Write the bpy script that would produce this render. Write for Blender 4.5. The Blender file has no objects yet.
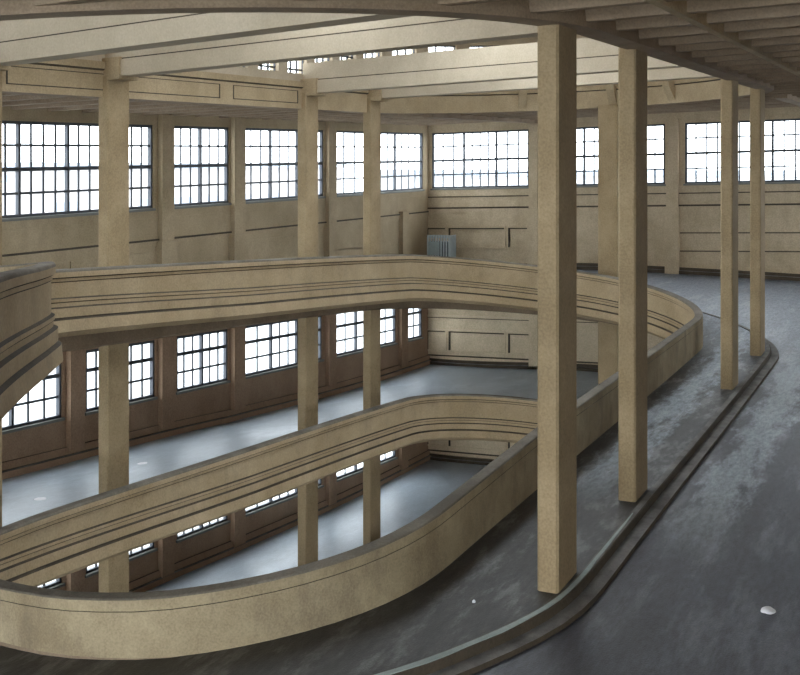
import bpy, bmesh, math, random
from math import sin, cos, pi, sqrt, radians, floor
random.seed(7)
scene = bpy.context.scene
COL = scene.collection
# plan axes: x = s (along the ramp), y = n (across the ramp, away from the viewer's wall); z = height, eye level = 0
F = 1150.0            # focal length in pixels (frame 800 wide)
CA, SA = 0.9051, 0.4252   # heading of the camera in plan

# ------------------------------------------------------------------ materials
def nt(name):
    m = bpy.data.materials.new(name); m.use_nodes = True
    t = m.node_tree; t.nodes.clear()
    return m, t, t.nodes, t.links

def concrete(name, c1, c2, stain, rough=0.85, scale=1.0, stain_amt=0.5, grain=0.12, bump=0.15, spec=0.3):
    m, t, N, L = nt(name)
    out = N.new('ShaderNodeOutputMaterial'); b = N.new('ShaderNodeBsdfPrincipled')
    tc = N.new('ShaderNodeTexCoord')
    n1 = N.new('ShaderNodeTexNoise'); n1.inputs['Scale'].default_value = 0.9*scale; n1.inputs['Detail'].default_value = 8; n1.inputs['Roughness'].default_value = .65
    mp = N.new('ShaderNodeMapping'); mp.inputs['Scale'].default_value = (1, 1, 0.45)
    n2 = N.new('ShaderNodeTexNoise'); n2.inputs['Scale'].default_value = 1.7*scale; n2.inputs['Detail'].default_value = 6; n2.inputs['Roughness'].default_value = .7
    n3 = N.new('ShaderNodeTexNoise'); n3.inputs['Scale'].default_value = 38*scale; n3.inputs['Detail'].default_value = 3
    L.new(tc.outputs['Object'], n1.inputs['Vector']); L.new(tc.outputs['Object'], mp.inputs['Vector'])
    L.new(mp.outputs['Vector'], n2.inputs['Vector']); L.new(tc.outputs['Object'], n3.inputs['Vector'])
    r1 = N.new('ShaderNodeValToRGB'); r1.color_ramp.elements[0].position = .35; r1.color_ramp.elements[1].position = .68
    r1.color_ramp.elements[0].color = (*c1, 1); r1.color_ramp.elements[1].color = (*c2, 1)
    L.new(n1.outputs['Fac'], r1.inputs['Fac'])
    r2 = N.new('ShaderNodeValToRGB'); r2.color_ramp.elements[0].position = .5; r2.color_ramp.elements[1].position = .78
    r2.color_ramp.elements[0].color = (0, 0, 0, 1); r2.color_ramp.elements[1].color = (stain_amt,)*3 + (1,)
    L.new(n2.outputs['Fac'], r2.inputs['Fac'])
    mx = N.new('ShaderNodeMixRGB'); L.new(r2.outputs['Color'], mx.inputs['Fac']); L.new(r1.outputs['Color'], mx.inputs['Color1']); mx.inputs['Color2'].default_value = (*stain, 1)
    r3 = N.new('ShaderNodeValToRGB'); lo = 1-grain*2
    r3.color_ramp.elements[0].position = .3; r3.color_ramp.elements[1].position = .7
    r3.color_ramp.elements[0].color = (lo, lo, lo, 1); r3.color_ramp.elements[1].color = (1, 1, 1, 1)
    L.new(n3.outputs['Fac'], r3.inputs['Fac'])
    mu = N.new('ShaderNodeMixRGB'); mu.blend_type = 'MULTIPLY'; mu.inputs['Fac'].default_value = 1
    L.new(mx.outputs['Color'], mu.inputs['Color1']); L.new(r3.outputs['Color'], mu.inputs['Color2'])
    L.new(mu.outputs['Color'], b.inputs['Base Color'])
    b.inputs['Roughness'].default_value = rough
    b.inputs['Specular IOR Level'].default_value = spec
    bp = N.new('ShaderNodeBump'); bp.inputs['Strength'].default_value = bump; bp.inputs['Distance'].default_value = .03
    L.new(n3.outputs['Fac'], bp.inputs['Height']); L.new(bp.outputs['Normal'], b.inputs['Normal'])
    L.new(b.outputs['BSDF'], out.inputs['Surface'])
    return m

def asphalt(name, c1, c2, wet, r_lo, r_hi, wet_amt=.8, stretch=(1, 1, 1), scale=.5, spec=.5, track=None, grit=.5, bend_light=None):
    m, t, N, L = nt(name)
    out = N.new('ShaderNodeOutputMaterial'); b = N.new('ShaderNodeBsdfPrincipled')
    tc = N.new('ShaderNodeTexCoord'); mp = N.new('ShaderNodeMapping'); mp.inputs['Scale'].default_value = stretch
    L.new(tc.outputs['Object'], mp.inputs['Vector'])
    n1 = N.new('ShaderNodeTexNoise'); n1.inputs['Scale'].default_value = scale; n1.inputs['Detail'].default_value = 9; n1.inputs['Roughness'].default_value = .68
    L.new(mp.outputs['Vector'], n1.inputs['Vector'])
    n2 = N.new('ShaderNodeTexNoise'); n2.inputs['Scale'].default_value = 55; n2.inputs['Detail'].default_value = 3
    L.new(tc.outputs['Object'], n2.inputs['Vector'])
    r1 = N.new('ShaderNodeValToRGB'); r1.color_ramp.elements[0].position = .38; r1.color_ramp.elements[1].position = .66
    r1.color_ramp.elements[0].color = (*c1, 1); r1.color_ramp.elements[1].color = (*c2, 1)
    L.new(n1.outputs['Fac'], r1.inputs['Fac'])
    r2 = N.new('ShaderNodeValToRGB'); r2.color_ramp.elements[0].position = .52; r2.color_ramp.elements[1].position = .62
    r2.color_ramp.elements[0].color = (0, 0, 0, 1); r2.color_ramp.elements[1].color = (1, 1, 1, 1)
    L.new(n1.outputs['Fac'], r2.inputs['Fac'])
    mf = N.new('ShaderNodeMath'); mf.operation = 'MULTIPLY'; mf.inputs[1].default_value = wet_amt
    L.new(r2.outputs['Color'], mf.inputs[0])
    mx = N.new('ShaderNodeMixRGB'); L.new(mf.outputs[0], mx.inputs['Fac']); L.new(r1.outputs['Color'], mx.inputs['Color1']); mx.inputs['Color2'].default_value = (*wet, 1)
    r3 = N.new('ShaderNodeValToRGB'); r3.color_ramp.elements[0].color = (.6, .6, .6, 1); r3.color_ramp.elements[1].color = (1.25, 1.25, 1.25, 1)
    L.new(n2.outputs['Fac'], r3.inputs['Fac'])
    mu = N.new('ShaderNodeMixRGB'); mu.blend_type = 'MULTIPLY'; mu.inputs['Fac'].default_value = 1
    last = mx.outputs['Color']
    if track:      # pale worn wheel track running along the lane, broken up by noise
        sx = N.new('ShaderNodeSeparateXYZ'); L.new(tc.outputs['Object'], sx.inputs[0])
        def mth(op, a, b_=None):
            q = N.new('ShaderNodeMath'); q.operation = op
            for k, val in ((0, a), (1, b_)):
                if val is None: continue
                if isinstance(val, (int, float)): q.inputs[k].default_value = val
                else: L.new(val, q.inputs[k])
            return q.outputs[0]
        dy = mth('DIVIDE', mth('ABSOLUTE', mth('SUBTRACT', sx.outputs['Y'], track[0])), track[1])
        ny = N.new('ShaderNodeTexNoise'); ny.inputs['Scale'].default_value = 2.6; ny.inputs['Detail'].default_value = 8; ny.inputs['Roughness'].default_value = .72
        mp2 = N.new('ShaderNodeMapping'); mp2.inputs['Scale'].default_value = (.35, 1.2, 1); L.new(tc.outputs['Object'], mp2.inputs['Vector']); L.new(mp2.outputs['Vector'], ny.inputs['Vector'])
        f = mth('SUBTRACT', mth('ADD', 1.05, mth('MULTIPLY', mth('SUBTRACT', ny.outputs['Fac'], .5), 4.2)), dy)
        g_ = mth('MINIMUM', mth('MAXIMUM', mth('MULTIPLY', f, 1.6), 0), 1)
        e_ = mth('MINIMUM', mth('MAXIMUM', mth('DIVIDE', mth('SUBTRACT', sx.outputs['X'], track[2]), 3.0), 0), 1)
        fac = mth('MULTIPLY', mth('MULTIPLY', g_, e_), .85)
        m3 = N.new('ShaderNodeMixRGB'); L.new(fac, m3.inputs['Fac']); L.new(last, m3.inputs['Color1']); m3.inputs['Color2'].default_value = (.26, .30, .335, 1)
        last = m3.outputs['Color']
        if bend_light:      # daylight on the far bend, painted in as a paler colour
            d_ = mth('MINIMUM', mth('MAXIMUM', mth('DIVIDE', mth('SUBTRACT', mth('ADD', sx.outputs['X'], mth('MULTIPLY', mth('SUBTRACT', ny.outputs['Fac'], .5), 9)), bend_light[0]), bend_light[1]-bend_light[0]), 0), 1)
            m5 = N.new('ShaderNodeMixRGB'); L.new(d_, m5.inputs['Fac']); L.new(last, m5.inputs['Color1']); m5.inputs['Color2'].default_value = (*bend_light[2], 1)
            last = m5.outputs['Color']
    L.new(last, mu.inputs['Color1']); L.new(r3.outputs['Color'], mu.inputs['Color2'])
    L.new(mu.outputs['Color'], b.inputs['Base Color'])
    n4 = N.new('ShaderNodeTexNoise'); n4.inputs['Scale'].default_value = 9; n4.inputs['Detail'].default_value = 6; n4.inputs['Roughness'].default_value = .75
    mp4 = N.new('ShaderNodeMapping'); mp4.inputs['Scale'].default_value = (.5, 1.6, 1); L.new(tc.outputs['Object'], mp4.inputs['Vector']); L.new(mp4.outputs['Vector'], n4.inputs['Vector'])
    r4 = N.new('ShaderNodeValToRGB'); r4.color_ramp.elements[0].position = .32; r4.color_ramp.elements[1].position = .68
    r4.color_ramp.elements[0].color = (1-grit, 1-grit, 1-grit, 1); r4.color_ramp.elements[1].color = (1+grit, 1+grit, 1+grit, 1)
    L.new(n4.outputs['Fac'], r4.inputs['Fac'])
    m4 = N.new('ShaderNodeMixRGB'); m4.blend_type = 'MULTIPLY'; m4.inputs['Fac'].default_value = 1
    L.new(mu.outputs['Color'], m4.inputs['Color1']); L.new(r4.outputs['Color'], m4.inputs['Color2']); L.new(m4.outputs['Color'], b.inputs['Base Color'])
    mr = N.new('ShaderNodeMapRange'); L.new(r2.outputs['Color'], mr.inputs['Value'])
    mr.inputs['To Min'].default_value = r_hi; mr.inputs['To Max'].default_value = r_lo
    L.new(mr.outputs['Result'], b.inputs['Roughness'])
    b.inputs['Specular IOR Level'].default_value = spec
    bp = N.new('ShaderNodeBump'); bp.inputs['Strength'].default_value = .25; bp.inputs['Distance'].default_value = .02
    L.new(n2.outputs['Fac'], bp.inputs['Height']); L.new(bp.outputs['Normal'], b.inputs['Normal'])
    L.new(b.outputs['BSDF'], out.inputs['Surface'])
    return m

def plain(name, c, rough=.5, metal=0.0):
    m, t, N, L = nt(name)
    out = N.new('ShaderNodeOutputMaterial'); b = N.new('ShaderNodeBsdfPrincipled')
    n = N.new('ShaderNodeTexNoise'); n.inputs['Scale'].default_value = 9; n.inputs['Detail'].default_value = 4
    tc = N.new('ShaderNodeTexCoord'); L.new(tc.outputs['Object'], n.inputs['Vector'])
    r = N.new('ShaderNodeValToRGB'); r.color_ramp.elements[0].color = (*[x*.8 for x in c], 1); r.color_ramp.elements[1].color = (*c, 1)
    r.color_ramp.elements[1].position = .6
    L.new(n.outputs['Fac'], r.inputs['Fac']); L.new(r.outputs['Color'], b.inputs['Base Color'])
    b.inputs['Roughness'].default_value = rough; b.inputs['Metallic'].default_value = metal
    L.new(b.outputs['BSDF'], out.inputs['Surface'])
    return m

def glass(name):
    m, t, N, L = nt(name)
    out = N.new('ShaderNodeOutputMaterial'); mx = N.new('ShaderNodeMixShader'); mx.inputs[0].default_value = .06
    tr = N.new('ShaderNodeBsdfTransparent'); tr.inputs['Color'].default_value = (.97, .985, 1, 1)
    gl = N.new('ShaderNodeBsdfGlossy'); gl.inputs['Roughness'].default_value = .05
    L.new(tr.outputs[0], mx.inputs[1]); L.new(gl.outputs[0], mx.inputs[2]); L.new(mx.outputs[0], out.inputs['Surface'])
    return m

M = {}
M['column'] = concrete('column_concrete', (0.317, 0.230, 0.127), (0.454, 0.343, 0.205), (0.211, 0.154, 0.091), stain_amt=.45)
M['parapet'] = concrete('parapet_concrete', (0.359, 0.266, 0.153), (0.486, 0.374, 0.235), (0.232, 0.184, 0.122), stain_amt=.6, scale=.8)
M['parapet_out'] = concrete('parapet_outer_concrete', (0.285, 0.221, 0.133), (0.465, 0.379, 0.240), (0.180, 0.138, 0.098), stain_amt=.85, scale=1.3)
M['cap'] = concrete('cap_concrete', (.125, .105, .08), (.27, .24, .195), (.085, .07, .055), stain_amt=.6)
M['grime'] = concrete('groove_grime', (.06, .048, .034), (.11, .085, .058), (.04, .03, .025), stain_amt=.5)
M['wall'] = concrete('wall_plaster', (0.359, 0.277, 0.169), (0.496, 0.389, 0.255), (0.253, 0.189, 0.122), stain_amt=.55, scale=.7)
M['wall_end'] = concrete('end_wall_plaster', (0.486, 0.384, 0.250), (0.634, 0.512, 0.357), (0.317, 0.240, 0.158), stain_amt=.55, scale=.7)  # paler than the side walls: light on the end wall put into the colour
M['wall_end_lit'] = concrete('lit_end_plaster', (0.655, 0.528, 0.357), (0.803, 0.666, 0.471), (0.475, 0.368, 0.235), stain_amt=.4, scale=.7)  # paler still, standing in for the light on the lower end wall
M['wall_brown_shaded'] = concrete('shaded_wall_plaster', (.32, .205, .13), (.42, .285, .19), (.20, .13, .085), stain_amt=.55, scale=.7)  # lower left wall: its backlit shade is put into the brown
M['beam'] = concrete('beam_cream_concrete', (0.469, 0.392, 0.284), (0.576, 0.489, 0.371), (0.352, 0.280, 0.192), stain_amt=.35, scale=.8, grain=.06)
M['fascia'] = concrete('fascia_concrete', (0.422, 0.323, 0.194), (0.549, 0.430, 0.276), (0.296, 0.215, 0.133), stain_amt=.5, scale=.9)
M['ceiling'] = concrete('ceiling_concrete', (0.297, 0.214, 0.140), (0.379, 0.284, 0.197), (0.181, 0.128, 0.087), stain_amt=.6)
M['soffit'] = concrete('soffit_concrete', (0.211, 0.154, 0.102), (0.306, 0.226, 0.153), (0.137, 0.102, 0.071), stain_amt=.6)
M['lane'] = asphalt('lane_asphalt', (.030, .031, .044), (.058, .061, .080), (.085, .092, .115), .36, .46, wet_amt=.4, stretch=(.30, 1.5, 1), scale=1.3, track=(2.75, .42, 13.5), bend_light=(23.0, 32.0, (.17, .195, .235)))
M['far_lane_lit'] = asphalt('far_lane_lit_asphalt', (.36, .42, .47), (.46, .53, .59), (.50, .58, .65), .30, .38, wet_amt=.5, stretch=(.6, 1.2, 1), scale=.4, spec=.6, grit=.12)  # far lanes: window light on the floor put into the pale bluish colour
M['walk'] = asphalt('walk_cement', (.026, .024, .023), (.06, .057, .055), (.10, .10, .10), .40, .55, wet_amt=.45, stretch=(.5, 1.6, 1), scale=2.2, track=(4.35, .35, 14.5), bend_light=(25.0, 33.0, (.17, .195, .235)))
M['curb'] = concrete('curb_stone', (.13, .12, .11), (.27, .26, .245), (.07, .062, .055), stain_amt=.8, scale=2)
M['paint'] = concrete('worn_white_paint', (.36, .42, .40), (.50, .56, .54), (.22, .24, .22), stain_amt=.6, scale=3)
M['frame'] = plain('window_iron', (.055, .06, .07), .55, .3)
M['sill'] = plain('sill_zinc', (.17, .17, .15), .6)
M['glass'] = glass('window_glass')
M['crate'] = plain('galvanised_steel', (.40, .44, .44), .5, .2)
M['crate_plate'] = plain('steel_plate', (.30, .35, .34), .5, .2)
M['white'] = plain('white_plastic', (.85, .85, .88), .4)
M['bld'] = plain('pale_render', (.44, .45, .46), .9)
M['bld2'] = plain('pale_brick', (.46, .43, .42), .9)
M['bldw'] = plain('pale_shutter', (.27, .31, .36), .8)
M['ground'] = plain('pale_yard', (.45, .46, .46), .9)

# ------------------------------------------------------------------ mesh helpers
class MB:
    def __init__(s): s.v = []; s.f = []; s.mi = []; s.mats = []
    def mat(s, m):
        if m not in s.mats: s.mats.append(m)
        return s.mats.index(m)
    def face(s, idx, m): s.f.append(tuple(idx)); s.mi.append(s.mat(m))
    def hexa(s, p, m):
        """8 corners: bottom 0-3 ccw, top 4-7"""
        b = len(s.v); s.v += [tuple(x) for x in p]
        for q in ((3, 2, 1, 0), (4, 5, 6, 7), (0, 1, 5, 4), (1, 2, 6, 5), (2, 3, 7, 6), (3, 0, 4, 7)):
            s.face([b+i for i in q], m)
    def box(s, x0, x1, y0, y1, z0, z1, m):
        s.hexa([(x0, y0, z0), (x1, y0, z0), (x1, y1, z0), (x0, y1, z0), (x0, y0, z1), (x1, y0, z1), (x1, y1, z1), (x0, y1, z1)], m)
    def bar(s, p, q, w, h, m, up=(0, 0, 1)):
        """box along p->q, z of its underside centre given by p, q; width w horizontally, height h up"""
        dx, dy = q[0]-p[0], q[1]-p[1]; l = sqrt(dx*dx+dy*dy) or 1
        ox, oy = -dy/l*w/2, dx/l*w/2
        s.hexa([(p[0]-ox, p[1]-oy, p[2]), (q[0]-ox, q[1]-oy, q[2]), (q[0]+ox, q[1]+oy, q[2]), (p[0]+ox, p[1]+oy, p[2]),
                (p[0]-ox, p[1]-oy, p[2]+h), (q[0]-ox, q[1]-oy, q[2]+h), (q[0]+ox, q[1]+oy, q[2]+h), (p[0]+ox, p[1]+oy, p[2]+h)], m)
    def sweep(s, rows, mats, closed=True, caps=True):
        """rows: list of rings of points; mats: material per profile segment"""
        b = len(s.v); k = len(rows[0])
        for r in rows: s.v += [tuple(x) for x in r]
        segs = k if closed else k-1
        for i in range(len(rows)-1):
            for j in range(segs):
                a = b+i*k+j; c = b+i*k+(j+1) % k
                s.face((a, c, c+k, a+k), mats[j])
        if closed and caps:
            s.face([b+j for j in range(k)][::-1], mats[0]); s.face([b+(len(rows)-1)*k+j for j in range(k)], mats[0])
    def build(s, name, parent=None, smooth=None, base=None, recalc=True):
        me = bpy.data.meshes.new(name)
        v = s.v
        if base: v = [(x-base[0], y-base[1], z-base[2]) for x, y, z in v]
        me.from_pydata(v, [], s.f)
        for m in s.mats: me.materials.append(m)
        me.polygons.foreach_set('material_index', s.mi)
        if recalc:
            bm = bmesh.new(); bm.from_mesh(me); bmesh.ops.recalc_face_normals(bm, faces=bm.faces); bm.to_mesh(me); bm.free()
        if smooth:
            for p in me.polygons: p.use_smooth = True
            me.set_sharp_from_angle(angle=radians(smooth))
        me.update()
        o = bpy.data.objects.new(name, me); COL.objects.link(o)
        if base: o.location = base
        if parent: o.parent = parent
        return o

def tag(o, label=None, cat=None, group=None, kind=None):
    if label: o['label'] = label
    if cat: o['category'] = cat
    if group: o['group'] = group
    if kind: o['kind'] = kind
    return o
def empty(name, loc=(0, 0, 0)):
    o = bpy.data.objects.new(name, None); COL.objects.link(o); o.location = loc; o.empty_display_size = .2; return o
def structure(o, label, cat='structure'):
    return tag(o, label, cat, kind='structure')

# ------------------------------------------------------------------ the ramp's geometry
LS, RS, CN, RV = 12.0, 26.9, 8.75, 3.75          # ends' centres, middle, radius of the void (outer face of the parapet)
S0, S1, N0, N1 = -3.0, 41.0, -5.0, 18.05           # building
PITCH = 3.7
K1 = [(-1, -5.17), (-.54, -4.10), (0, -3.78), (1, -3.55), (1.5, -2.92), (2, -2.30)]
kn = {}
for q, z in K1: kn[q] = z
kn[3] = -1.52
for q in (-2, -2.5, -3, -4, -4.54, -5, -6, -6.5, -7):
    kn[q] = kn[q+4]-PITCH if (q+4) in kn else None
KN = sorted((q, z) for q, z in kn.items() if z is not None)
def piece(pts, x):
    """smooth monotone table lookup"""
    if x <= pts[0][0]: return pts[0][1]
    if x >= pts[-1][0]: return pts[-1][1]
    for i in range(len(pts)-1):
        if pts[i][0] <= x <= pts[i+1][0]: break
    def slope(j): return (pts[j+1][1]-pts[j][1])/(pts[j+1][0]-pts[j][0])
    def tang(j):
        if j <= 0: return slope(0)
        if j >= len(pts)-1: return slope(len(pts)-2)
        a, b = slope(j-1), slope(j)
        return 2*a*b/(a+b) if a*b > 0 else 0
    (q0, z0), (q1, z1) = pts[i], pts[i+1]; h = q1-q0; t = (x-q0)/h
    return (2*t**3-3*t*t+1)*z0+(t**3-2*t*t+t)*h*tang(i)+(-2*t**3+3*t*t)*z1+(t**3-t*t)*h*tang(i+1)
def zbase(q): return piece(KN, q)
HT = [(-1.1, .72), (-.7, .60), (-.45, .57), (-.25, .58), (0, .65), (.3, .73), (.6, .73), (1, .72)]
BUMP = [(-1.5, 0), (-1.3, 0), (-1.2, -.03), (-1.1, -.11), (-1.02, -.23), (-.92, -.42), (-.8, -.60), (-.68, -.68), (-.57, -.60), (-.47, -.36), (-.38, -.08), (-.3, .06), (-.15, .04), (0, 0), (.1, 0)]
def wrap(q): return (q+1.5) % 4-1.5
def hpar(q): return piece(HT, wrap(q))
def zfl(q): return zbase(q)-.72
def ztop(q): return zfl(q)+hpar(q)
FD = [(-1.5, .02), (-1.0, .14), (-.5, .12), (0, .02), (1.0, -.03), (1.6, -.08), (2.1, -.02), (2.5, .02)]
def fdep(q): return piece(FD, wrap(q))
XD = [(-1.5, -.24), (-1, -.14), (0, 0), (1.35, 0), (1.55, -.10), (1.69, -.50), (1.85, -.42), (2.0, -.32), (2.5, -.24)]
def xdrop(q): return piece(XD, wrap(q))      # cross fall of the lane towards the outer wall
KR = [(-1.5, .0), (-.95, 0), (-.7, -.19), (-.3, -.19), (-.13, -.15), (-.03, -.03), (.03, 0), (2.5, 0)]
def kr(q): return piece(KR, wrap(q))      # the kerb swings in a little at the near end
def rv(q): return RV+piece(BUMP, wrap(q))
def path(q, ls=LS):
    m = floor(q); f = q-m; k = m % 4
    if k == 0: return (ls+(RS-ls)*f, CN), (0, -1)
    if k == 1: return (RS, CN), (sin(pi*f), -cos(pi*f))
    if k == 2: return (RS-(RS-ls)*f, CN), (0, 1)
    return (ls, CN), (-sin(pi*f), cos(pi*f))
def at(q, r, ls=LS):
    c, d = path(q, ls); return (c[0]+d[0]*r, c[1]+d[1]*r)
def hit(q, ls=LS, e=0):
    c, d = path(q, ls); t = 1e9
    if d[0] > 1e-6: t = min(t, (S1+e-c[0])/d[0])
    if d[0] < -1e-6: t = min(t, (S0-e-c[0])/d[0])
    if d[1] > 1e-6: t = min(t, (N1+e-c[1])/d[1])
    if d[1] < -1e-6: t = min(t, (N0-e-c[1])/d[1])
    return t
def qs(q0, q1, ls=LS, n=28):
    """samples of q, with the corner rays of the building"""
    out = set()
    m = floor(q0)
    while m < q1:
        for i in range(n+1): out.add(round(m+i/n, 6))
        k = m % 4
        if k == 1:
            out.add(round(m+math.atan2(S1-RS, CN-N0)/pi, 6)); out.add(round(m+1-math.atan2(S1-RS, N1-CN)/pi, 6))
        if k == 3:
            out.add(round(m+math.atan2(ls-S0, N1-CN)/pi, 6)); out.add(round(m+1-math.atan2(ls-S0, CN-N0)/pi, 6))
        m += 1
    return [q for q in sorted(out) if q0-1e-9 <= q <= q1+1e-9]
def X(s, n): return SA*s-CA*n
def roofz(s, n, z): return z+.035*X(s, n)          # the roof falls gently towards the far left

# ------------------------------------------------------------------ floor: the winding lane
mb = MB()
rows = []; Q = qs(-7, 3)
for q in Q:
    z = zfl(q); c, d = path(q); R = hit(q, e=.05); v_ = rv(q)
    def P(r, dz): return (c[0]+d[0]*r, c[1]+d[1]*r, z+dz)
    prof = [(v_-.1, 0), (5.18+kr(q), 0), (5.30+kr(q), -.14), (6.2, -.14+xdrop(q)*.1), (R*.5+3.1, -.14+xdrop(q)*.55), (R, -.14+xdrop(q)), (R, -.42+xdrop(q)), (v_-.1, -.30)]
    rows.append([P(r, dz) for r, dz in prof])
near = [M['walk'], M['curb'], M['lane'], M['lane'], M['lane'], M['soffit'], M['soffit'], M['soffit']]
far = [M['far_lane_lit']]*5+[M['soffit']]*3
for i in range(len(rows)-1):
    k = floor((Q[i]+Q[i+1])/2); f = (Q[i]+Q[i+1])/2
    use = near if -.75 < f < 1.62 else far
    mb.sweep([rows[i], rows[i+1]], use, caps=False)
# the level top landing on the left, where the ramp arrives
def catmull(pts, n=8):
    out = []
    for i in range(len(pts)-1):
        p0 = pts[max(i-1, 0)]; p1 = pts[i]; p2 = pts[i+1]; p3 = pts[min(i+2, len(pts)-1)]
        for j in range(n):
            t = j/n
            out.append(tuple(.5*((2*b)+(-a+c)*t+(2*a-5*b+4*c-d)*t*t+(-a+3*b-3*c+d)*t**3) for a, b, c, d in zip(p0, p1, p2, p3)))
    out.append(pts[-1]); return out
STUB = catmull([(11.97, 12.08, -1.50), (11.1, 11.8, -1.42), (10.35, 11.3, -1.32), (9.98, 10.5, -1.22), (10.03, 9.63, -1.14), (10.12, 9.14, -1.09),
                (9.98, 8.85, -1.08), (9.25, 8.34, -1.05), (7.22, 6.95, -.925), (4.5, 5.05, -.84), (2.2, 3.9, -.84), (-1.0, 3.0, -.84)], 8)
lo = MB()
outer = [(12.1, N1), (9, N1), (6, N1), (3, N1), (0, N1), (S0, N1), (S0, 15), (S0, 12), (S0, 9), (S0, 7), (S0, 5), (S0, 3.4)]
outer = catmull([(a, b, 0) for a, b in outer], 8)
lr = []
for p, o in zip(STUB, outer):
    z = p[2]-.72
    ddx, ddy = o[0]-p[0], o[1]-p[1]; l = sqrt(ddx*ddx+ddy*ddy)
    i = (p[0]+ddx/l*.12, p[1]+ddy/l*.12)
    lr.append([(i[0], i[1], z), (o[0], o[1], z), (o[0], o[1], z-.42), (i[0], i[1], z-.42)])
mb.sweep(lr, [M['far_lane_lit'], M['soffit'], M['soffit'], M['soffit']])
floor_o = mb.build('floor', smooth=30)
structure(floor_o, 'dark worn asphalt floor of the winding ramp with pale bluish window light painted on the lanes below', 'floor')

# downstand beam under the lane, along the row of columns
mb = MB(); rows = []
for q in qs(-6.6, 2.98):
    z = zfl(q); c, d = path(q)
    rows.append([(c[0]+d[0]*r, c[1]+d[1]*r, z+h) for r, h in ((4.84, -.25), (4.84, -.76), (4.88, -.80), (5.14, -.80), (5.18, -.76), (5.18, -.25))])
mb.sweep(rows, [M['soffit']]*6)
mb.build('downstand_beam', floor_o, smooth=30)

# ------------------------------------------------------------------ parapet with mouldings
PROF = [  # (towards the void, below the top, material of the segment that starts here)
    (0, -.80, 'parapet_out'), (0, -.126, 'grime'), (.006, -.124, 'grime'), (.006, -.120, 'grime'), (0, -.118, 'parapet_out'), (0, -.015, 'cap'),
    (.015, 0, 'cap'), (.17, 0, 'cap'), (.185, -.015, 'cap'), (.19, -.04, 'parapet'), (.19, -.12, 'grime'), (.155, -.14, 'parapet'), (.155, -.185, 'grime'), (.14, -.20, 'parapet'),
    (.14, -.56, 'grime'), (.18, -.58, 'parapet'), (.18, -.625, 'grime'), (.165, -.64, 'parapet'), (.165, -.70, 'grime'), (.215, -.72, 'parapet'),
    (.215, -.86, 'grime'), (.20, -.875, 'grime'), (.25, -.90, 'parapet'), (.27, -1.08, 'parapet'), (.16, -1.17, 'soffit'), (0, -1.17, 'soffit')]
pm = [M[p[2]] for p in PROF]
mb = MB(); rows = []
for q in qs(-7, 3.0, n=36):
    z = ztop(q); c, d = path(q); v_ = rv(q); e_ = .72-hpar(q)+fdep(q)
    rows.append([(c[0]+d[0]*(v_-o), c[1]+d[1]*(v_-o), z+(h if h > -.3 else h+e_)) for o, h, _ in PROF])
mb.sweep(rows, pm)
par = mb.build('ramp_parapet', smooth=28)
tag(par, 'continuous tan concrete parapet with moulded inner face winding round the oval opening', 'parapet')

mb = MB(); rows = []
for i, p in enumerate(STUB):
    a = STUB[max(i-1, 0)]; b = STUB[min(i+1, len(STUB)-1)]
    tx, ty = b[0]-a[0], b[1]-a[1]; l = sqrt(tx*tx+ty*ty); tx, ty = tx/l, ty/l
    ix, iy = -ty, tx               # towards the opening
    rows.append([(p[0]+ix*(o-.25), p[1]+iy*(o-.25), p[2]+h) for o, h, _ in PROF])
mb.sweep(rows, pm)
sp = mb.build('landing_parapet', smooth=28)
tag(sp, 'rounded end of a moulded concrete parapet jutting in at the left, above the window beneath', 'parapet')

# ------------------------------------------------------------------ kerb with painted line
mb = MB(); rows = []; prows = []
KP = [(5.17, -.05), (5.17, .012), (5.255, .012), (5.27, -.0), (5.28, -.085), (5.44, -.09), (5.455, -.18), (5.17, -.18)]
for q in qs(-.8, 1.9, n=40):
    z = zfl(q); c, d = path(q)
    rows.append([(c[0]+d[0]*(r+kr(q)), c[1]+d[1]*(r+kr(q)), z+h) for r, h in KP])
mb.sweep(rows, [M['grime'], M['curb'], M['grime'], M['grime'], M['curb'], M['grime'], M['grime'], M['grime']])
kerb = mb.build('kerb', smooth=30)
tag(kerb, 'worn stepped stone kerb curving along the sidewalk beside the four columns', 'kerb')
mb = MB()
for i in range(41):
    q = -.45+.62*i/40
    z = zfl(q); c, d = path(q); t = i/40; wd = .10*(1-t)**.6*(.9+.1*sin(i*1.7))+.012; r0 = 5.18+.015*t+kr(q)
    prows.append([(c[0]+d[0]*r, c[1]+d[1]*r, z+h) for r, h in ((r0, .010), (r0, .017), (r0+wd, .017), (r0+wd, .010))])
mb.sweep(prows, [M['paint']]*4)
pl = mb.build('painted_line', kerb); pl['label'] = 'faded white painted line'

# ------------------------------------------------------------------ columns
def column(s, n, ws, wn, z0, z1, label, group='concrete columns around the oval opening'):
    mb = MB(); c = .025
    def ring(z, e=0):
        a, b = ws/2+e, wn/2+e
        return [(s-a+c, n-b, z), (s+a-c, n-b, z), (s+a, n-b+c, z), (s+a, n+b-c, z), (s+a-c, n+b, z), (s-a+c, n+b, z), (s-a, n+b-c, z), (s-a, n-b+c, z)]
    mb.sweep([ring(z0), ring(z1)], [M['column']]*8)
    o = mb.build('column', base=(s, n, z0))
    tag(o, label, 'column', group)
    return o
NEAR = [11.99, 15.38, 23.22, 27.05]
FAR = [13.71, 16.9, 24.07, 27.5]
nl = ['tallest concrete column standing nearest, on the sidewalk beside the faded painted line',
      'concrete column on the kerb, second nearest, in front of the curved end of the parapet',
      'concrete column on the kerb standing left of the farthest one by the bend',
      'farthest of the four concrete columns on the kerb, right at its bend']
for s, l in zip(NEAR, nl):
    q = min(max((s-LS)/(RS-LS), 0), 1)
    column(s, 3.75, .70, .235, zfl(q)-.05, roofz(s, 3.75, 1.45), l)
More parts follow.
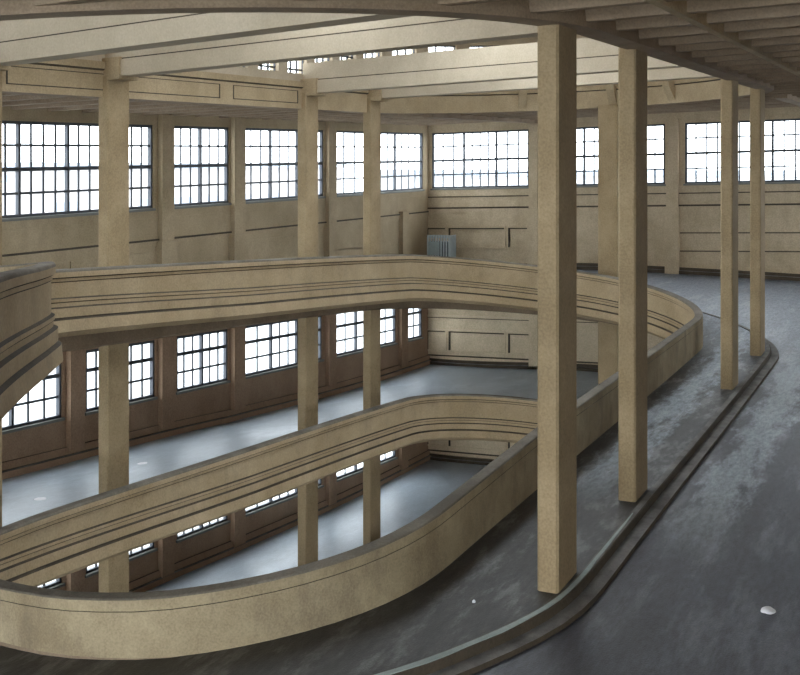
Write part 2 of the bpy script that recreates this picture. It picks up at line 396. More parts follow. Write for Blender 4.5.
fl = ['concrete column mostly hidden past the left edge, behind the lower parapet',
      'concrete column running down behind both parapets beside the wide left window',
      'concrete column running down behind both parapets, first one left of the corner column pair',
      'concrete column behind both parapets, second from the far left corner of the room']
fl = ['concrete column glimpsed at the very left edge behind the middle parapet',
      'leftmost full concrete column rising behind the parapets, in front of the widest window',
      'middle concrete column of the three rising behind the left run of parapets',
      'rightmost concrete column of the three rising behind the left run of parapets']
for s, l in zip(FAR, fl):
    column(s, 13.75, .62, .235, -13.9, roofz(s, 13.75, 1.8), l)
column(31.88, 8.47, .25, .56, -13.9, roofz(32, 8.75, 1.5), 'broad concrete column beyond the curved parapet, seen between the two nearest columns')

# ------------------------------------------------------------------ walls, windows
def s_of(u, n=N1):
    k = (u-400)/F; return n*(CA+SA*k)/(SA-CA*k)
def n_of(u, s=S1):
    k = (u-400)/F; Y = s/(SA*k+CA); return Y*(SA-CA*k)
T = .13
WN = [0]
def window(axis, a0, a1, zb, zt, lights, panes, rows_, label, depth=.07, thick=None):
    """axis 's': wall along s at n = N1 (inner face); 'n': wall along n at s = S1; 'r': wall along s at n = N0"""
    WN[0] += 1
    if thick is None: thick = 2
    def P(a, o, z):
        return (a, N1+o, z) if axis == 's' else ((S1+o, a, z) if axis == 'n' else (a, N0-o, z))
    mb = MB()
    def vbar(a, w, d0, d1):
        mb.hexa([P(a-w/2, d0, zb(a)), P(a+w/2, d0, zb(a)), P(a+w/2, d1, zb(a)), P(a-w/2, d1, zb(a)),
                 P(a-w/2, d0, zt(a)), P(a+w/2, d0, zt(a)), P(a+w/2, d1, zt(a)), P(a-w/2, d1, zt(a))], M['frame'])
    def hbar(f, h, d0, d1, m=M['frame'], ext=0, dz=0):
        z_0 = zb(a0)+(zt(a0)-zb(a0))*f+dz; z_1 = zb(a1)+(zt(a1)-zb(a1))*f+dz
        e0, e1 = a0-ext, a1+ext
        mb.hexa([P(e0, d0, z_0-h/2), P(e1, d0, z_1-h/2), P(e1, d1, z_1-h/2), P(e0, d1, z_0-h/2),
                 P(e0, d0, z_0+h/2), P(e1, d0, z_1+h/2), P(e1, d1, z_1+h/2), P(e0, d1, z_0+h/2)], m)
    vbar(a0+.03, .07, depth-.05, depth+.05); vbar(a1-.03, .07, depth-.05, depth+.05)
    hbar(0, .08, depth-.05, depth+.05, dz=.03); hbar(1, .08, depth-.05, depth+.05, dz=-.03)
    for i in range(lights):
        b0 = a0+(a1-a0)*i/lights; b1 = a0+(a1-a0)*(i+1)/lights
        if i: vbar(b0, .075, depth-.045, depth+.045)
        p = panes[i] if isinstance(panes, (list, tuple)) else panes
        for j in range(1, p): vbar(b0+(b1-b0)*j/p, .05, depth-.015, depth+.015)
    for r in range(1, rows_):
        hbar(r/rows_, .09 if r == thick else .055, depth-.04 if r == thick else depth-.018, depth+.02)
    o = mb.build('window_%d' % WN[0])
    structure(o, label, 'window')
    g = MB()
    b = [P(a0, depth, zb(a0)), P(a1, depth, zb(a1)), P(a1, depth, zt(a1)), P(a0, depth, zt(a0))]
    g.v += b; g.face((0, 1, 2, 3), M['glass'])
    g.build('glass_pane', o, recalc=False)
    s_ = MB()
    s_.hexa([P(a0-.05, -.05, zb(a0)-.06), P(a1+.05, -.05, zb(a1)-.06), P(a1+.05, depth, zb(a1)-.06), P(a0-.05, depth, zb(a0)-.06),
             P(a0-.05, -.05, zb(a0)), P(a1+.05, -.05, zb(a1)), P(a1+.05, depth, zb(a1)+.02), P(a0-.05, depth, zb(a0)+.02)], M['sill'])
    s_.build('sill', o)
    return o

def wall_band(mb, axis, e0, e1, z0, z1, wins, m):
    def P(a, o, z):
        return (a, N1+o, z) if axis == 's' else ((S1+o, a, z) if axis == 'n' else (a, N0-o, z))
    def piece(a, b, lo_, hi):
        mb.hexa([P(a, 0, lo_(a)), P(b, 0, lo_(b)), P(b, T, lo_(b)), P(a, T, lo_(a)),
                 P(a, 0, hi(a)), P(b, 0, hi(b)), P(b, T, hi(b)), P(a, T, hi(a))], m)
    cur = e0
    for (a0, a1, zb, zt) in wins:
        if a0 > cur: piece(cur, a0, z0, z1)
        piece(a0, a1, z0, zb); piece(a0, a1, zt, z1)
        cur = a1
    if cur < e1: piece(cur, e1, z0, z1)

ROOFTOP = 2.0
# left wall (n = N1)
up_b = lambda s: -.96+.022*X(s, N1)
up_t = lambda s: 1.2+.030*X(s, N1)
lw_b = lambda s: -5.66-.044*(s-18.5)
lw_t = lambda s: lw_b(s)+1.45
dv1 = lambda s: -2.55-.052*(s-15)
dv2 = lambda s: dv1(s)-PITCH
l3_b = lambda s: -9.44-.068*(s-19.4)
l3_t = lambda s: l3_b(s)+1.45
UPW = [(-34, 153, 4, 4, 'wide upper left window passing behind the leftmost full column'), (173, 229, 2, 3, 'upper left window with six panes across, standing clear of any column'),
       (243, 323.5, 3, 3, 'upper left window partly behind the middle column'), (334, 423, 3, [3, 4, 4], 'upper left window beside the far corner')]
LOW = [(-40, 62, 2, [4, 3], 'lower window under the jutting parapet end'), (86, 155, 2, 3, 'lower window partly behind the leftmost full column'), (177, 228, 2, 3, 'lower window clear of columns under the upper parapet'),
       (245, 322, 3, [2, 3, 3], 'lower window partly behind the middle column'), (336, 396, 3, [2, 2, 2], 'lower window partly behind the rightmost far column'), (408, 422, 1, 2, 'narrow lower window beside the far corner')]
LLW = [(-40, 62, 2, [4, 3], 'sliver of a window at the lowest level by the loop'), (86, 155, 2, 3, 'sliver of lowest window behind the leftmost column'), (177, 228, 2, 3, 'lowest window hidden under the middle parapet'),
       (245, 322, 3, [2, 3, 3], 'bright sliver of lowest window under the middle parapet'), (336, 396, 3, 2, 'lowest window behind the rightmost far column')]
mb = MB()
def spans(L): return [(s_of(a), s_of(b)) for a, b, *_ in L]
wins_u = [(a, b, up_b, up_t) for a, b in spans(UPW)]
wins_l = [(a, b, lw_b, lw_t) for a, b in spans(LOW)]
wins_3 = [(a, b, l3_b, l3_t) for a, b in spans(LLW)]
# extra bays to the left of the picture
wins_u = [(2.5, 8.0, up_b, up_t), (9.2, 15.2, up_b, up_t)]+wins_u
wins_l = [(3.0, 8.0, lw_b, lw_t), (9.2, 14.8, lw_b, lw_t)]+wins_l
wins_3 = [(3.0, 8.0, l3_b, l3_t), (9.2, 14.8, l3_b, l3_t)]+wins_3
rt = lambda s: roofz(s, N1, ROOFTOP)
mb2 = MB()
wall_band(mb, 's', S0, S1+T, dv1, rt, wins_u, M['wall'])
wall_band(mb, 's', S0, S1+T, dv2, dv1, wins_l, M['wall_brown_shaded'])
wall_band(mb, 's', S0, S1+T, lambda s: -13.9, dv2, wins_3, M['wall_brown_shaded'])
wl = mb.build('wall_left'); structure(wl, 'long window wall on the left, tan above and painted a shaded brown below', 'wall')
for L, zb, zt, w in ((UPW, up_b, up_t, wins_u), (LOW, lw_b, lw_t, wins_l), (LLW, l3_b, l3_t, wins_3)):
    for (a, b, nl_, pn, lab) in L: window('s', s_of(a), s_of(b), zb, zt, nl_, pn, 4 if L is UPW else 3, lab)
    for k, (a, b) in enumerate([w[0][:2], w[1][:2]]): window('s', a, b, zb, zt, 3, 4, 4 if L is UPW else 3, 'window out of view on the left')
def on_left(name, a0, a1, z0, z1, d, m, parent):
    b = MB()
    b.hexa([(a0, N1-d, z0(a0)), (a1, N1-d, z0(a1)), (a1, N1+.02, z0(a1)), (a0, N1+.02, z0(a0)),
            (a0, N1-d, z1(a0)), (a1, N1-d, z1(a1)), (a1, N1+.02, z1(a1)), (a0, N1+.02, z1(a0))], m)
    return b.build(name, parent)
ledge = lambda s: -1.82+.012*X(s, N1)
fl_up = lambda s: dv1(s)+.0
for ua, ub in ((158, 170), (230.5, 241.5), (325.5, 333)):
    on_left('pilaster', s_of(ua), s_of(ub), dv1, lambda s: roofz(s, N1, 1.5), .14, M['wall'], wl)
    on_left('pilaster', s_of(ua)-.1, s_of(ub)+.05, dv1, lambda s: ledge(s)-.06, .20, M['wall'], wl)
for ua, ub in ((66, 80), (158, 170), (230.5, 241.5), (325.5, 333), (398.5, 405)):
    on_left('pilaster', s_of(ua), s_of(ub), dv2, lambda s: dv1(s)-.3, .14, M['wall_brown_shaded'], wl)
    on_left('pilaster', s_of(ua), s_of(ub), lambda s: -13.9, lambda s: dv2(s)-.3, .14, M['wall_brown_shaded'], wl)
on_left('ledge', S0, S1, lambda s: ledge(s)-.03, lambda s: ledge(s)+.015, .045, M['grime'], wl)
on_left('ledge', S0, S1, lambda s: ledge(s)-.16, lambda s: ledge(s)-.03, .03, M['wall'], wl)
on_left('ledge', S0, S1, lambda s: up_b(s)-.30, lambda s: up_b(s)-.25, .03, M['wall'], wl)
on_left('panel', s_of(-30), s_of(66), lambda s: dv1(s)+.35, lambda s: ledge(s)-.30, .03, M['wall'], wl)
on_left('panel', s_of(70), s_of(156), lambda s: dv1(s)+.35, lambda s: ledge(s)-.30, .03, M['wall'], wl)
on_left('panel', s_of(245), s_of(322), lambda s: dv1(s)+.45, lambda s: ledge(s)-.30, .03, M['wall'], wl)
on_left('panel', s_of(336), s_of(396), lambda s: dv1(s)+.75, lambda s: ledge(s)-.95, .03, M['wall'], wl)
on_left('pilaster', s_of(399), s_of(405), dv1, lambda s: ledge(s)+.1, .16, M['wall'], wl)
# skirting along the far lane, two steps
def floor_left(s, lev):
    if s <= RS: q = 2+(RS-s)/(RS-LS)
    else: q = 2-math.atan2(s-RS, N1-CN)/pi
    if s < LS: q = 3+math.atan2(LS-s, N1-CN)/pi
    return q-4*lev
for lev in (0, 1, 2):
    b = MB(); rows = []
    for i in range(45):
        s = (12.1 if lev == 0 else S0)+i/44*(S1-(12.1 if lev == 0 else S0)); z = zfl(floor_left(s, lev))-.14+xdrop(floor_left(s, lev))
        rows.append([(s, N1, z-.02), (s, N1-.16, z-.02), (s, N1-.16, z+.16), (s, N1-.10, z+.17), (s, N1-.10, z+.19), (s, N1-.05, z+.34), (s, N1, z+.34)])
    b.sweep(rows, [M['wall_brown_shaded'], M['wall_brown_shaded'], M['curb'], M['grime'], M['wall_brown_shaded'], M['grime'], M['wall_brown_shaded']])
    o = b.build('baseboard_left' if lev == 0 else 'baseboard_left_lower' if lev == 1 else 'baseboard_left_lowest')
    structure(o, 'stepped brown skirting at the foot of the left wall', 'baseboard')

# end wall (s = S1)
e_b = lambda n: -.96+.029*X(S1, n)
e_t = lambda n: 1.2+.028*X(S1, n)
ENDW = [(818.5, 685, 3, 4, 'wide right hand window at the end wall behind the two distant columns'), (665, 545, 3, 4, 'end wall window half hidden behind the nearest column'), (529, 432, 3, [3, 4, 3], 'ten panes wide window at the end wall beside the far corner')]
ENDW = [(N0+.8, n_of(840), None, None, None)]+[(n_of(a), n_of(b), l, p, t) for a, b, l, p, t in ENDW]
mb = MB()
ert = lambda n: roofz(S1, n, ROOFTOP)
LOE = [(-4.2, .6), (1.6, 7.6)]
el = [(lambda n, k=k: -5.6-PITCH*k) for k in (0, 1)]; eh = [(lambda n, k=k: -4.3-PITCH*k) for k in (0, 1)]
wall_band(mb, 'n', N0-T, N1+T, lambda n: -3.95, ert, [(a, b, e_b, e_t) for a, b, *_ in ENDW], M['wall_end'])
wall_band(mb, 'n', N0-T, N1+T, lambda n: -7.75, lambda n: -3.95, [(a, b, el[0], eh[0]) for a, b in LOE], M['wall_end_lit'])
wall_band(mb, 'n', N0-T, N1+T, lambda n: -13.9, lambda n: -7.75, [(a, b, el[1], eh[1]) for a, b in LOE], M['wall_end_lit'])
for k in (0, 1):
    for a, b in LOE: window('n', a, b, el[k], eh[k], 3, 4, 3, 'lower end wall window out of view behind the ramp')
we = mb.build('wall_end'); structure(we, 'tan panelled end wall with three wide windows', 'wall')
for a, b, l, p, t in ENDW:
    window('n', a, b, e_b, e_t, l or 3, p or 4, 4, t or 'end wall window outside the right edge')
def on_end(name, ua, ub, za, zb_, d, m, parent=we, nn=None):
    n0, n1 = nn if nn else (n_of(ub), n_of(ua))
    zl = (lambda n: za+.029*(X(S1, n)-3)) ; zh = (lambda n: zb_+.029*(X(S1, n)-3))
    b = MB()
    b.hexa([(S1-d, n0, zl(n0)), (S1+.02, n0, zl(n0)), (S1+.02, n1, zl(n1)), (S1-d, n1, zl(n1)),
            (S1-d, n0, zh(n0)), (S1+.02, n0, zh(n0)), (S1+.02, n1, zh(n1)), (S1-d, n1, zh(n1))], m)
    return b.build(name, parent)
def frame_end(ua, ub, za, zb_, d=.05, w=.06, pm_=None):
    pm_ = pm_ or M['wall_end']
    """sunken panel: four mouldings"""
    n0, n1 = n_of(ub), n_of(ua)
    zl = (lambda n: za+.029*(X(S1, n)-3)); zh = (lambda n: zb_+.029*(X(S1, n)-3))
    b = MB()
    def q(na, nb, fa, fb, m):
        b.hexa([(S1-d, na, fa(na)), (S1+.01, na, fa(na)), (S1+.01, nb, fa(nb)), (S1-d, nb, fa(nb)),
                (S1-d, na, fb(na)), (S1+.01, na, fb(na)), (S1+.01, nb, fb(nb)), (S1-d, nb, fb(nb))], m)
    q(n0, n1, lambda n: zh(n), lambda n: zh(n)+w, pm_); q(n0, n1, lambda n: zl(n)-w, zl, pm_)
    q(n0-w, n0, lambda n: zl(n)-w, lambda n: zh(n)+w, pm_); q(n1, n1+w, lambda n: zl(n)-w, lambda n: zh(n)+w, pm_)
    q(n0, n1, lambda n: zh(n)-.045, zh, M['grime']); q(n1-.06, n1, zl, zh, M['grime'])
    return b.build('panel', we)
for ua, ub in ((530, 538.5), (667, 679), (824, 838)):
    on_end('pilaster', ua, ub, -4.1, 1.42, .16, M['wall_end']); on_end('pilaster', ua, ub, -13.9, -4.1, .16, M['wall_end_lit'])
    on_end('pilaster', ua-1, ub+.8, -4.5, -1.72, .22, M['wall_end'])
    on_end('capital', ua-1.5, ub+1.3, -1.76, -1.68, .27, M['wall_end'])
EW = (N0, N1)
on_end('ledge', 0, 0, -1.66, -1.60, .05, M['grime'], nn=EW)
on_end('ledge', 0, 0, -1.80, -1.66, .04, M['wall_end'], nn=EW)
on_end('ledge', 0, 0, -1.22, -1.18, .03, M['grime'], nn=EW)
on_end('ledge', 0, 0, -2.62, -2.58, .02, M['grime'], nn=(N0, n_of(680)))
on_end('ledge', 0, 0, -3.22, -3.16, .03, M['wall_end'], nn=(N0, n_of(680)))
on_end('ledge', 0, 0, -3.26, -3.22, .02, M['grime'], nn=(N0, n_of(680)))
for lev in (0, 1, 2):
    dz = -PITCH*lev
    for ua, ub in ((427, 445.5), (449, 504.5), (508.5, 529.5)):
        frame_end(ua, ub, -3.13+dz-.28*min(lev, 1), -2.40+dz-.28*min(lev, 1), pm_=M['wall_end_lit'] if lev else None)
    if lev:
        on_end('ledge', 0, 0, -2.15+dz, -2.08+dz, .06, M['wall_end_lit'], nn=EW)
        on_end('ledge', 0, 0, -2.18+dz, -2.15+dz, .05, M['grime'], nn=EW)  # edge of the soffit's shade, drawn as a dark strip
        on_end('ledge', 0, 0, -3.66+dz, -3.61+dz, .03, M['grime'], nn=EW)
def floor_end(n, lev):
    return 1+math.atan2(S1-RS, CN-n)/pi-4*lev
for lev in (0, 1, 2):
    b = MB(); rows = []
    for i in range(41):
        n = N0+i/40*(N1-N0); z = zfl(floor_end(n, lev))-.14+xdrop(floor_end(n, lev))
        rows.append([(S1, n, z-.02), (S1-.16, n, z-.02), (S1-.16, n, z+.12), (S1-.08, n, z+.13), (S1-.08, n, z+.24), (S1, n, z+.24)])
    b.sweep(rows, [M['wall_end'], M['grime'], M['curb'], M['grime'], M['wall_end'], M['wall_end']])
    o = b.build(['baseboard_end', 'baseboard_end_lower', 'baseboard_end_lowest'][lev])
    structure(o, 'low stepped skirting along the end wall', 'baseboard')

# right wall beside the viewer, out of the picture, with its row of windows
mb = MB()
rw = [(a, a+4.6) for a in (28.5, 35.5)]
lr3 = [(a, a+5.2) for a in (2.0, 8.6, 15.2, 21.8, 28.4, 34.6)]
rb = lambda s: -2.2; rtp = lambda s: 1.5
wall_band(mb, 'r', S0, S1+T, lambda s: -5.2, lambda s: roofz(s, N0, ROOFTOP), [(a, b, rb, rtp) for a, b in rw], M['wall'])
q1b = lambda s: -7.5; q1t = lambda s: -5.5
wall_band(mb, 'r', S0, S1+T, lambda s: -8.4, lambda s: -5.2, [(a, b, q1b, q1t) for a, b in lr3], M['wall'])
wall_band(mb, 'r', S0, S1+T, lambda s: -13.9, lambda s: -8.4, [(a, b, lambda s: -11.0, lambda s: -9.0) for a, b in lr3], M['wall'])
for a, b in lr3: window('r', a, b, lambda s: -11.0, lambda s: -9.0, 3, 4, 3, 'right wall window out of view at the lowest level')
for a, b in lr3: window('r', a, b, q1b, q1t, 3, 4, 3, 'right wall window out of view below the lane')
wr = mb.build('wall_right'); structure(wr, 'window wall on the right beside the lane, out of view', 'wall')
for a, b, *_ in rw: window('r', a, b, rb, rtp, 3, 4, 4, 'right wall window out of view beside the lane')

# ------------------------------------------------------------------ roof: ribbed ceiling round the opening, ring beam, girders, lantern
RLS, RR = 12.7, 5.0
mb = MB(); rows = []
for q in qs(0, 4, ls=RLS):
    c, d = path(q, RLS); R = hit(q, RLS, e=.3)
    def P(r, z): x, y = c[0]+d[0]*r, c[1]+d[1]*r; return (x, y, roofz(x, y, z))
    rows.append([P(RR+.16, 1.72), P(R*.5+RR*.5, 1.72), P(R, 1.72), P(R, 2.02), P(RR+.16, 2.02)])
mb.sweep(rows, [M['ceiling'], M['ceiling'], M['fascia'], M['fascia'], M['fascia']], caps=False)
ceil = mb.build('ceiling'); structure(ceil, 'brown ribbed concrete ceiling around the oval roof opening', 'ceiling')
def inside(s, r):
    """half width of the opening at s"""
    if RLS <= s <= RS: return r
    e = (RLS-s) if s < RLS else (s-RS)
    return sqrt(r*r-e*e) if e < r else 0
def rib(s, n0, n1):
    if n1-n0 < .3: return
    b = MB()
    z0, z1 = roofz(s, n0, 1.72), roofz(s, n1, 1.72); h = .24
    for_w = [(-.13, 0), (-.075, -h), (.075, -h), (.13, 0)]
    b.sweep([[(s+o, n0, z0+dz) for o, dz in for_w], [(s+o, n1, z1+dz) for o, dz in for_w]], [M['ceiling']]*4)
    b.build('ceiling_rib', ceil)
s = -2.4
while s < S1-.3:
    w = inside(s, RR+.3)
    if w == 0: rib(s, N0, N1)
    else:
        rib(s, N0, CN-w); rib(s, CN+w, N1)
    s += 1.12
for n0, sa, sb, w, h in ((2.43, S0, S1, .10, .28), (3.75, 31.2, S1, .34, .34), (13.75, 31.2, S1, .34, .34)):
    b = MB(); b.bar((sa, n0, roofz(sa, n0, 1.72-h)), (sb, n0, roofz(sb, n0, 1.72-h)), w, h, M['fascia' if w < .2 else 'ceiling'])
    b.build('ceiling_rib', ceil)
# ring beam with sunken fascia
mb = MB(); rows = []
RP = [(RR, 1.42), (RR, 1.90), (RR-.05, 1.93), (RR-.05, 2.06), (RR+.33, 2.06), (RR+.33, 1.42)]
for q in qs(0, 4, ls=RLS, n=40):
    c, d = path(q, RLS)
    row = []
    for r, z in RP:
        x, y = c[0]+d[0]*r, c[1]+d[1]*r; row.append((x, y, roofz(x, y, z)))
    rows.append(row)
mb.sweep(rows, [M['fascia'], M['grime'], M['fascia'], M['fascia'], M['ceiling'], M['ceiling']], caps=False)
rbm = mb.build('trim_1', smooth=30); structure(rbm, 'concrete ring beam framing the oval roof opening', 'beam')
def fascia_panel(sa, sb, m=None):
    b = MB(); y = CN+RR
    def strip(x0, x1, z0, z1, d=.006):
        b.hexa([(x0, y-d, roofz(x0, y, z0)), (x1, y-d, roofz(x1, y, z0)), (x1, y+.01, roofz(x1, y, z0)), (x0, y+.01, roofz(x0, y, z0)),
                (x0, y-d, roofz(x0, y, z1)), (x1, y-d, roofz(x1, y, z1)), (x1, y+.01, roofz(x1, y, z1)), (x0, y+.01, roofz(x0, y, z1))], M['grime'])
    strip(sa, sb, 1.54, 1.56); strip(sa, sb, 1.83, 1.845); strip(sa, sa+.035, 1.54, 1.845); strip(sb-.035, sb, 1.54, 1.845)
    b.build('panel', rbm)
yf = CN+RR
for ua, ub in ((6, 105), (127, 220), (233, 298)): fascia_panel(s_of(ua, yf), s_of(ub, yf))
# brackets on the end of the ring
for ub in (522, 613, 672):
    best = None
    for i in range(600):
        q_ = 1.15+i/600*.85; c, d = path(q_, RLS); x, y = c[0]+d[0]*RR, c[1]+d[1]*RR
        e_ = abs(400+F*X(x, y)/(CA*x+SA*y)-ub)
        if best is None or e_ < best[0]: best = (e_, q_)
    q = best[1]; c, d = path(q, RLS)
    b = MB(); p = []
    for r, z in ((RR+.05, 1.42), (RR-.02, 2.0), (RR-.32, 2.05), (RR-.28, 1.9)):
        x, y = c[0]+d[0]*r, c[1]+d[1]*r; p.append((x, y, roofz(x, y, z)))
    tx, ty = -d[1]*.11, d[0]*.11
    b.sweep([[(x-tx, y-ty, z) for x, y, z in p], [(x+tx, y+ty, z) for x, y, z in p]], [M['fascia']]*4)
    b.build('bracket', rbm)
# the four girders
gl_ = ['cream roof girder nearest, spanning the top left of the opening to the nearest column', 'cream roof girder landing on the leftmost full column',
       'cream roof girder landing on the middle of the three columns at left', 'farthest cream roof girder, landing on the rightmost of the three columns at left']
for i in range(4):
    a = (FAR[i]-.05, CN+RR+.02); b_ = (NEAR[i], CN-RR-.02)
    za, zb_ = roofz(*a, 1.78), roofz(*b_, 1.78)
    r = empty('roof_girder', (a[0], a[1], za)); tag(r, gl_[i], 'girder', 'girders across the oval roof opening')
    def sub(name, dz, h, w, m, e0=0, e1=1, arch=0):
        b = MB()
        p = (a[0]+(b_[0]-a[0])*e0, a[1]+(b_[1]-a[1])*e0, za+(zb_-za)*e0+dz); q = (a[0]+(b_[0]-a[0])*e1, a[1]+(b_[1]-a[1])*e1, za+(zb_-za)*e1+dz)
        b.bar(p, q, w, h, m); o = b.build(name, base=(a[0], a[1], za)); o.parent = r; o.location = (0, 0, 0); return o
    sub('lower_flange', 0, .30, .40, M['beam'])
    sub('groove', .30, .025, .34, M['grime'])
    sub('web', .325, .40, .30, M['beam'])
    for e in (.0, .955): sub('bearing_block', -.06, .40, .48, M['fascia'], e, e+.045)
# lantern: sill wall, posts, windows and roof above the ring
def ringpt(q, r, z):
    c, d = path(q, RLS); x, y = c[0]+d[0]*r, c[1]+d[1]*r; return (x, y, roofz(x, y, z))
def ringband(name, r0, r1, z0, z1, m, q0=0, q1=4, n=24, parent=None, caps=False):
    b = MB(); rows = [[ringpt(q, r0, z0), ringpt(q, r0, z1), ringpt(q, r1, z1), ringpt(q, r1, z0)] for q in qs(q0, q1, ls=RLS, n=n)]
    if q1-q0 < 1: rows = [[ringpt(q0+(q1-q0)*i/6, r, z) for r, z in ((r0, z0), (r0, z1), (r1, z1), (r1, z0))] for i in range(7)]
    b.sweep(rows, [m]*4, caps=caps); return b.build(name, parent)
lan = ringband('wall_lantern', RR+.04, RR+.3, 2.06, 2.26, M['beam']); structure(lan, 'low cream wall of the roof lantern above the ring beam', 'wall')
ringband('header', RR+.04, RR+.3, 3.35, 3.95, M['beam'], parent=lan)
qq = []
perim = [(0, 14.3/1.36), (1, 15.7/1.36), (2, 14.3/1.36), (3, 15.7/1.36)]
for m0, cnt in perim:
    cnt = round(cnt)
    for i in range(cnt): qq.append((m0+i/cnt, 1/cnt))
for q, dq in qq:
    ringband('post', RR+.06, RR+.3, 2.26, 3.35, M['beam'], q-dq*.16, q+dq*.16, parent=lan, caps=True)
    if 0 <= q < 1: continue
    WN[0] += 1
    b = MB(); a0, a1 = q+dq*.16, q+dq*.84
    for f in (0, .33, .66, 1):
        p = a0+(a1-a0)*f; w = dq*.012
        b.hexa([ringpt(p-w, RR+.15, 2.26), ringpt(p+w, RR+.15, 2.26), ringpt(p+w, RR+.2, 2.26), ringpt(p-w, RR+.2, 2.26),
                ringpt(p-w, RR+.15, 3.35), ringpt(p+w, RR+.15, 3.35), ringpt(p+w, RR+.2, 3.35), ringpt(p-w, RR+.2, 3.35)], M['frame'])
    for z in (2.36, 2.85, 3.33):
        b.hexa([ringpt(a0, RR+.15, z-.02), ringpt(a1, RR+.15, z-.02), ringpt(a1, RR+.2, z-.02), ringpt(a0, RR+.2, z-.02),
                ringpt(a0, RR+.15, z+.02), ringpt(a1, RR+.15, z+.02), ringpt(a1, RR+.2, z+.02), ringpt(a0, RR+.2, z+.02)], M['frame'])
    o = b.build('window_%d' % WN[0]); structure(o, 'small lantern window high above the ring beam', 'window')
    g = MB(); g.v += [ringpt(a0, RR+.17, 2.26), ringpt(a1, RR+.17, 2.26), ringpt(a1, RR+.17, 3.35), ringpt(a0, RR+.17, 3.35)]; g.face((0, 1, 2, 3), M['glass']); g.build('glass_pane', o, recalc=False)
mb = MB(); rows = []
# lantern roof; the unseen glazed strip down its middle is added for light
for q in qs(0, 4, ls=RLS):
    rows.append([ringpt(q, RR+.4, 3.95), ringpt(q, .9, 3.95), ringpt(q, .9, 4.1), ringpt(q, RR+.4, 4.1)])
mb.sweep(rows, [M['beam']]*4, caps=False)
lr_ = mb.build('ceiling_lantern'); structure(lr_, 'cream roof of the lantern with an added skylight out of view in the middle', 'ceiling')
b = MB()
ring_ = [ringpt(q, .95, 4.05) for q in qs(0, 4, ls=RLS)]
b.v += ring_; b.face(range(len(ring_)), M['glass']); g = b.build('added_skylight_pane', lr_, recalc=False)

# ------------------------------------------------------------------ loose things
def crate():
    s0, n0 = 39.75, 16.95; L_, W_ = .6, .9; z0 = zfl(floor_end(n0, 0))-.13+xdrop(floor_end(n0, 0))*.93
    r = empty('slatted_bin', (s0, n0, z0)); tag(r, 'grey slatted metal bin standing in the far corner behind the parapet', 'bin')
    H = -2.62-z0
    b = MB(); b.box(-L_/2+.03, L_/2-.03, -W_/2+.03, W_/2-.03, .0, H*.82, M['frame']); b.build('body', r)
    for z in (.04, H-.1):
        b = MB()
        b.box(-L_/2, L_/2, -W_/2, -W_/2+.03, z, z+.07, M['crate']); b.box(-L_/2, L_/2, W_/2-.03, W_/2, z, z+.07, M['crate'])
        b.box(-L_/2, -L_/2+.03, -W_/2, W_/2, z, z+.07, M['crate']); b.box(L_/2-.03, L_/2, -W_/2, W_/2, z, z+.07, M['crate'])
        b.build('rim', r)
    for i in range(9):
        y = -W_/2+.02+i*(W_-.04)/8
        b = MB(); b.box(-L_/2-.02, -L_/2+.005, y-.028, y+.028, .02, H, M['crate']); b.build('slat', r)
    for i in range(6):
        x = -L_/2+.04+i*(L_-.08)/5
        b = MB(); b.box(x-.028, x+.028, -W_/2-.02, -W_/2+.005, .02, H, M['crate']); b.build('slat', r)
    b = MB(); b.box(-L_/2-.035, -L_/2-.015, -.05, W_/2-.05, H*.45, H*.82, M['crate_plate']); b.build('plate', r)
crate()

def surf(q, r):
    """height of the lane at distance r from the opening's middle line"""
    z = zfl(q); x = xdrop(q); Rq = hit(q)
    tab = [(5.18, 0), (5.30, -.14), (6.2, -.14+x*.1), (Rq*.5+3.1, -.14+x*.55), (Rq, -.14+x)]
    if r <= tab[0][0]: return z
    for (a, va), (b, vb) in zip(tab, tab[1:]):
        if r <= b: return z+va+(vb-va)*(r-a)/(b-a)
    return z-.14+x
def litter(name, s, n, q, a, b_, h, label, cat, rot=0):
    z = surf(q, abs(n-CN) if 0 <= q % 2 <= 1 else 4)
    bm = bmesh.new(); bmesh.ops.create_icosphere(bm, subdivisions=3, radius=1)
    for v in bm.verts:
        k = 1+.10*sin(3*v.co.x+5*v.co.y)
        v.co = (v.co.x*a*k, v.co.y*b_*k, max(v.co.z, -.35)*h+.35*h)
    me = bpy.data.meshes.new(name); bm.to_mesh(me); bm.free(); me.materials.append(M['white'])
    for p in me.polygons: p.use_smooth = True
    o = bpy.data.objects.new(name, me); COL.objects.link(o); o.location = (s, n, z); o.rotation_euler = (0, 0, rot)
    tag(o, label, cat); return o
litter('plastic_lid', 12.42, 1.62, .028, .085, .075, .03, 'white oval lid lying on the dark lane at lower right', 'litter')
def far_q(s): return 2+(RS-s)/(RS-LS)-4
litter('paper_scrap', 17.05, 15.65, far_q(17.05), .12, .12, .012, 'white scrap lying on the pale lane near the left edge', 'litter')
litter('paper_scrap', 20.7, 16.05, far_q(20.7), .13, .10, .012, 'white scrap lying on the pale lane right of the leftmost full column', 'litter')
litter('pebble', 11.05, 4.35, -.02, .022, .016, .02, 'tiny pale chip on the sidewalk left of the nearest column', 'litter')

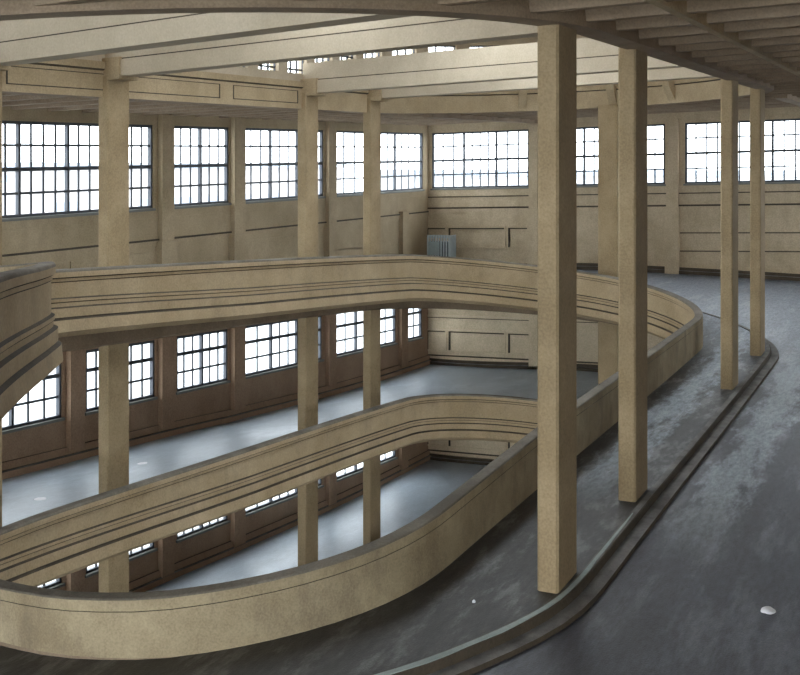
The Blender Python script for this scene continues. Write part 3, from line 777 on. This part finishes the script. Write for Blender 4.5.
# ------------------------------------------------------------------ outside: yard and pale buildings
mb = MB(); mb.box(-150, 220, -150, 220, -14.3, -14.0, M['ground'])
g = mb.build('ground'); structure(g, 'pale yard outside the windows', 'ground')
def building(s0, s1, n0, n1, z1, m, label):
    r = empty('building', ((s0+s1)/2, (n0+n1)/2, -14)); tag(r, label, 'building', 'pale buildings outside')
    w, d = (s1-s0)/2, (n1-n0)/2
    b = MB(); b.box(-w, w, -d, d, 0, z1+14, m); b.build('block', r)
    b = MB(); b.box(-w-.4, w+.4, -d-.4, d+.4, z1+14, z1+14.5, M['bldw']); b.build('cornice', r)
    for z in (1.6, 5.2, 8.8):
        if s1-s0 > n1-n0:      # long side faces the left wall
            for i in range(9):
                x = -w+1.5+i*(2*w-3)/9
                b = MB(); b.box(x, x+w*.11, -d-.06, -d+.02, z, z+2.2, M['bldw']); b.build('window', r)
        else:
            for i in range(9):
                x = -d+1.5+i*(2*d-3)/9
                b = MB(); b.box(-w-.06, -w+.02, x, x+d*.11, z, z+2.2, M['bldw']); b.build('window', r)
building(10, 62, 60, 72, -1.2, M['bld'], 'long pale building seen faintly through the left windows')
building(70, 120, 64, 78, -.3, M['bld2'], 'pale pinkish building seen faintly through the windows near the far corner')
building(104, 116, 4, 52, -1.0, M['bld'], 'pale building seen faintly through the end wall windows beside the corner')
building(100, 112, -52, -2, -.8, M['bld2'], 'pale building seen faintly through the right hand end window')

# ------------------------------------------------------------------ light
w = bpy.data.worlds.new('overcast_sky'); scene.world = w; w.use_nodes = True
N = w.node_tree.nodes; L = w.node_tree.links; N.clear()
out = N.new('ShaderNodeOutputWorld'); bg = N.new('ShaderNodeBackground'); bg.inputs['Color'].default_value = (.88, .95, 1.0, 1); bg.inputs['Strength'].default_value = 3.2
L.new(bg.outputs[0], out.inputs['Surface'])

# ------------------------------------------------------------------ camera and view
cam = bpy.data.cameras.new('camera'); co = bpy.data.objects.new('camera', cam); COL.objects.link(co)
cam.sensor_fit = 'HORIZONTAL'; cam.sensor_width = 36; cam.lens = 36*F/800
cam.shift_y = -(337.5-165)/800
cam.clip_start = .05; cam.clip_end = 500
co.location = (0, 0, 0); co.rotation_euler = (radians(90), 0, math.atan2(-CA, SA))
scene.camera = co
v = scene.view_settings
scene.display_settings.display_device = 'sRGB'
v.view_transform = 'Standard'; v.look = 'None'; v.gamma = 1; v.use_curve_mapping = False; v.exposure = 1.42
scene.cycles.use_denoising = True
scene.cycles.max_bounces = 10; scene.cycles.diffuse_bounces = 6; scene.cycles.glossy_bounces = 4; scene.cycles.transparent_max_bounces = 16
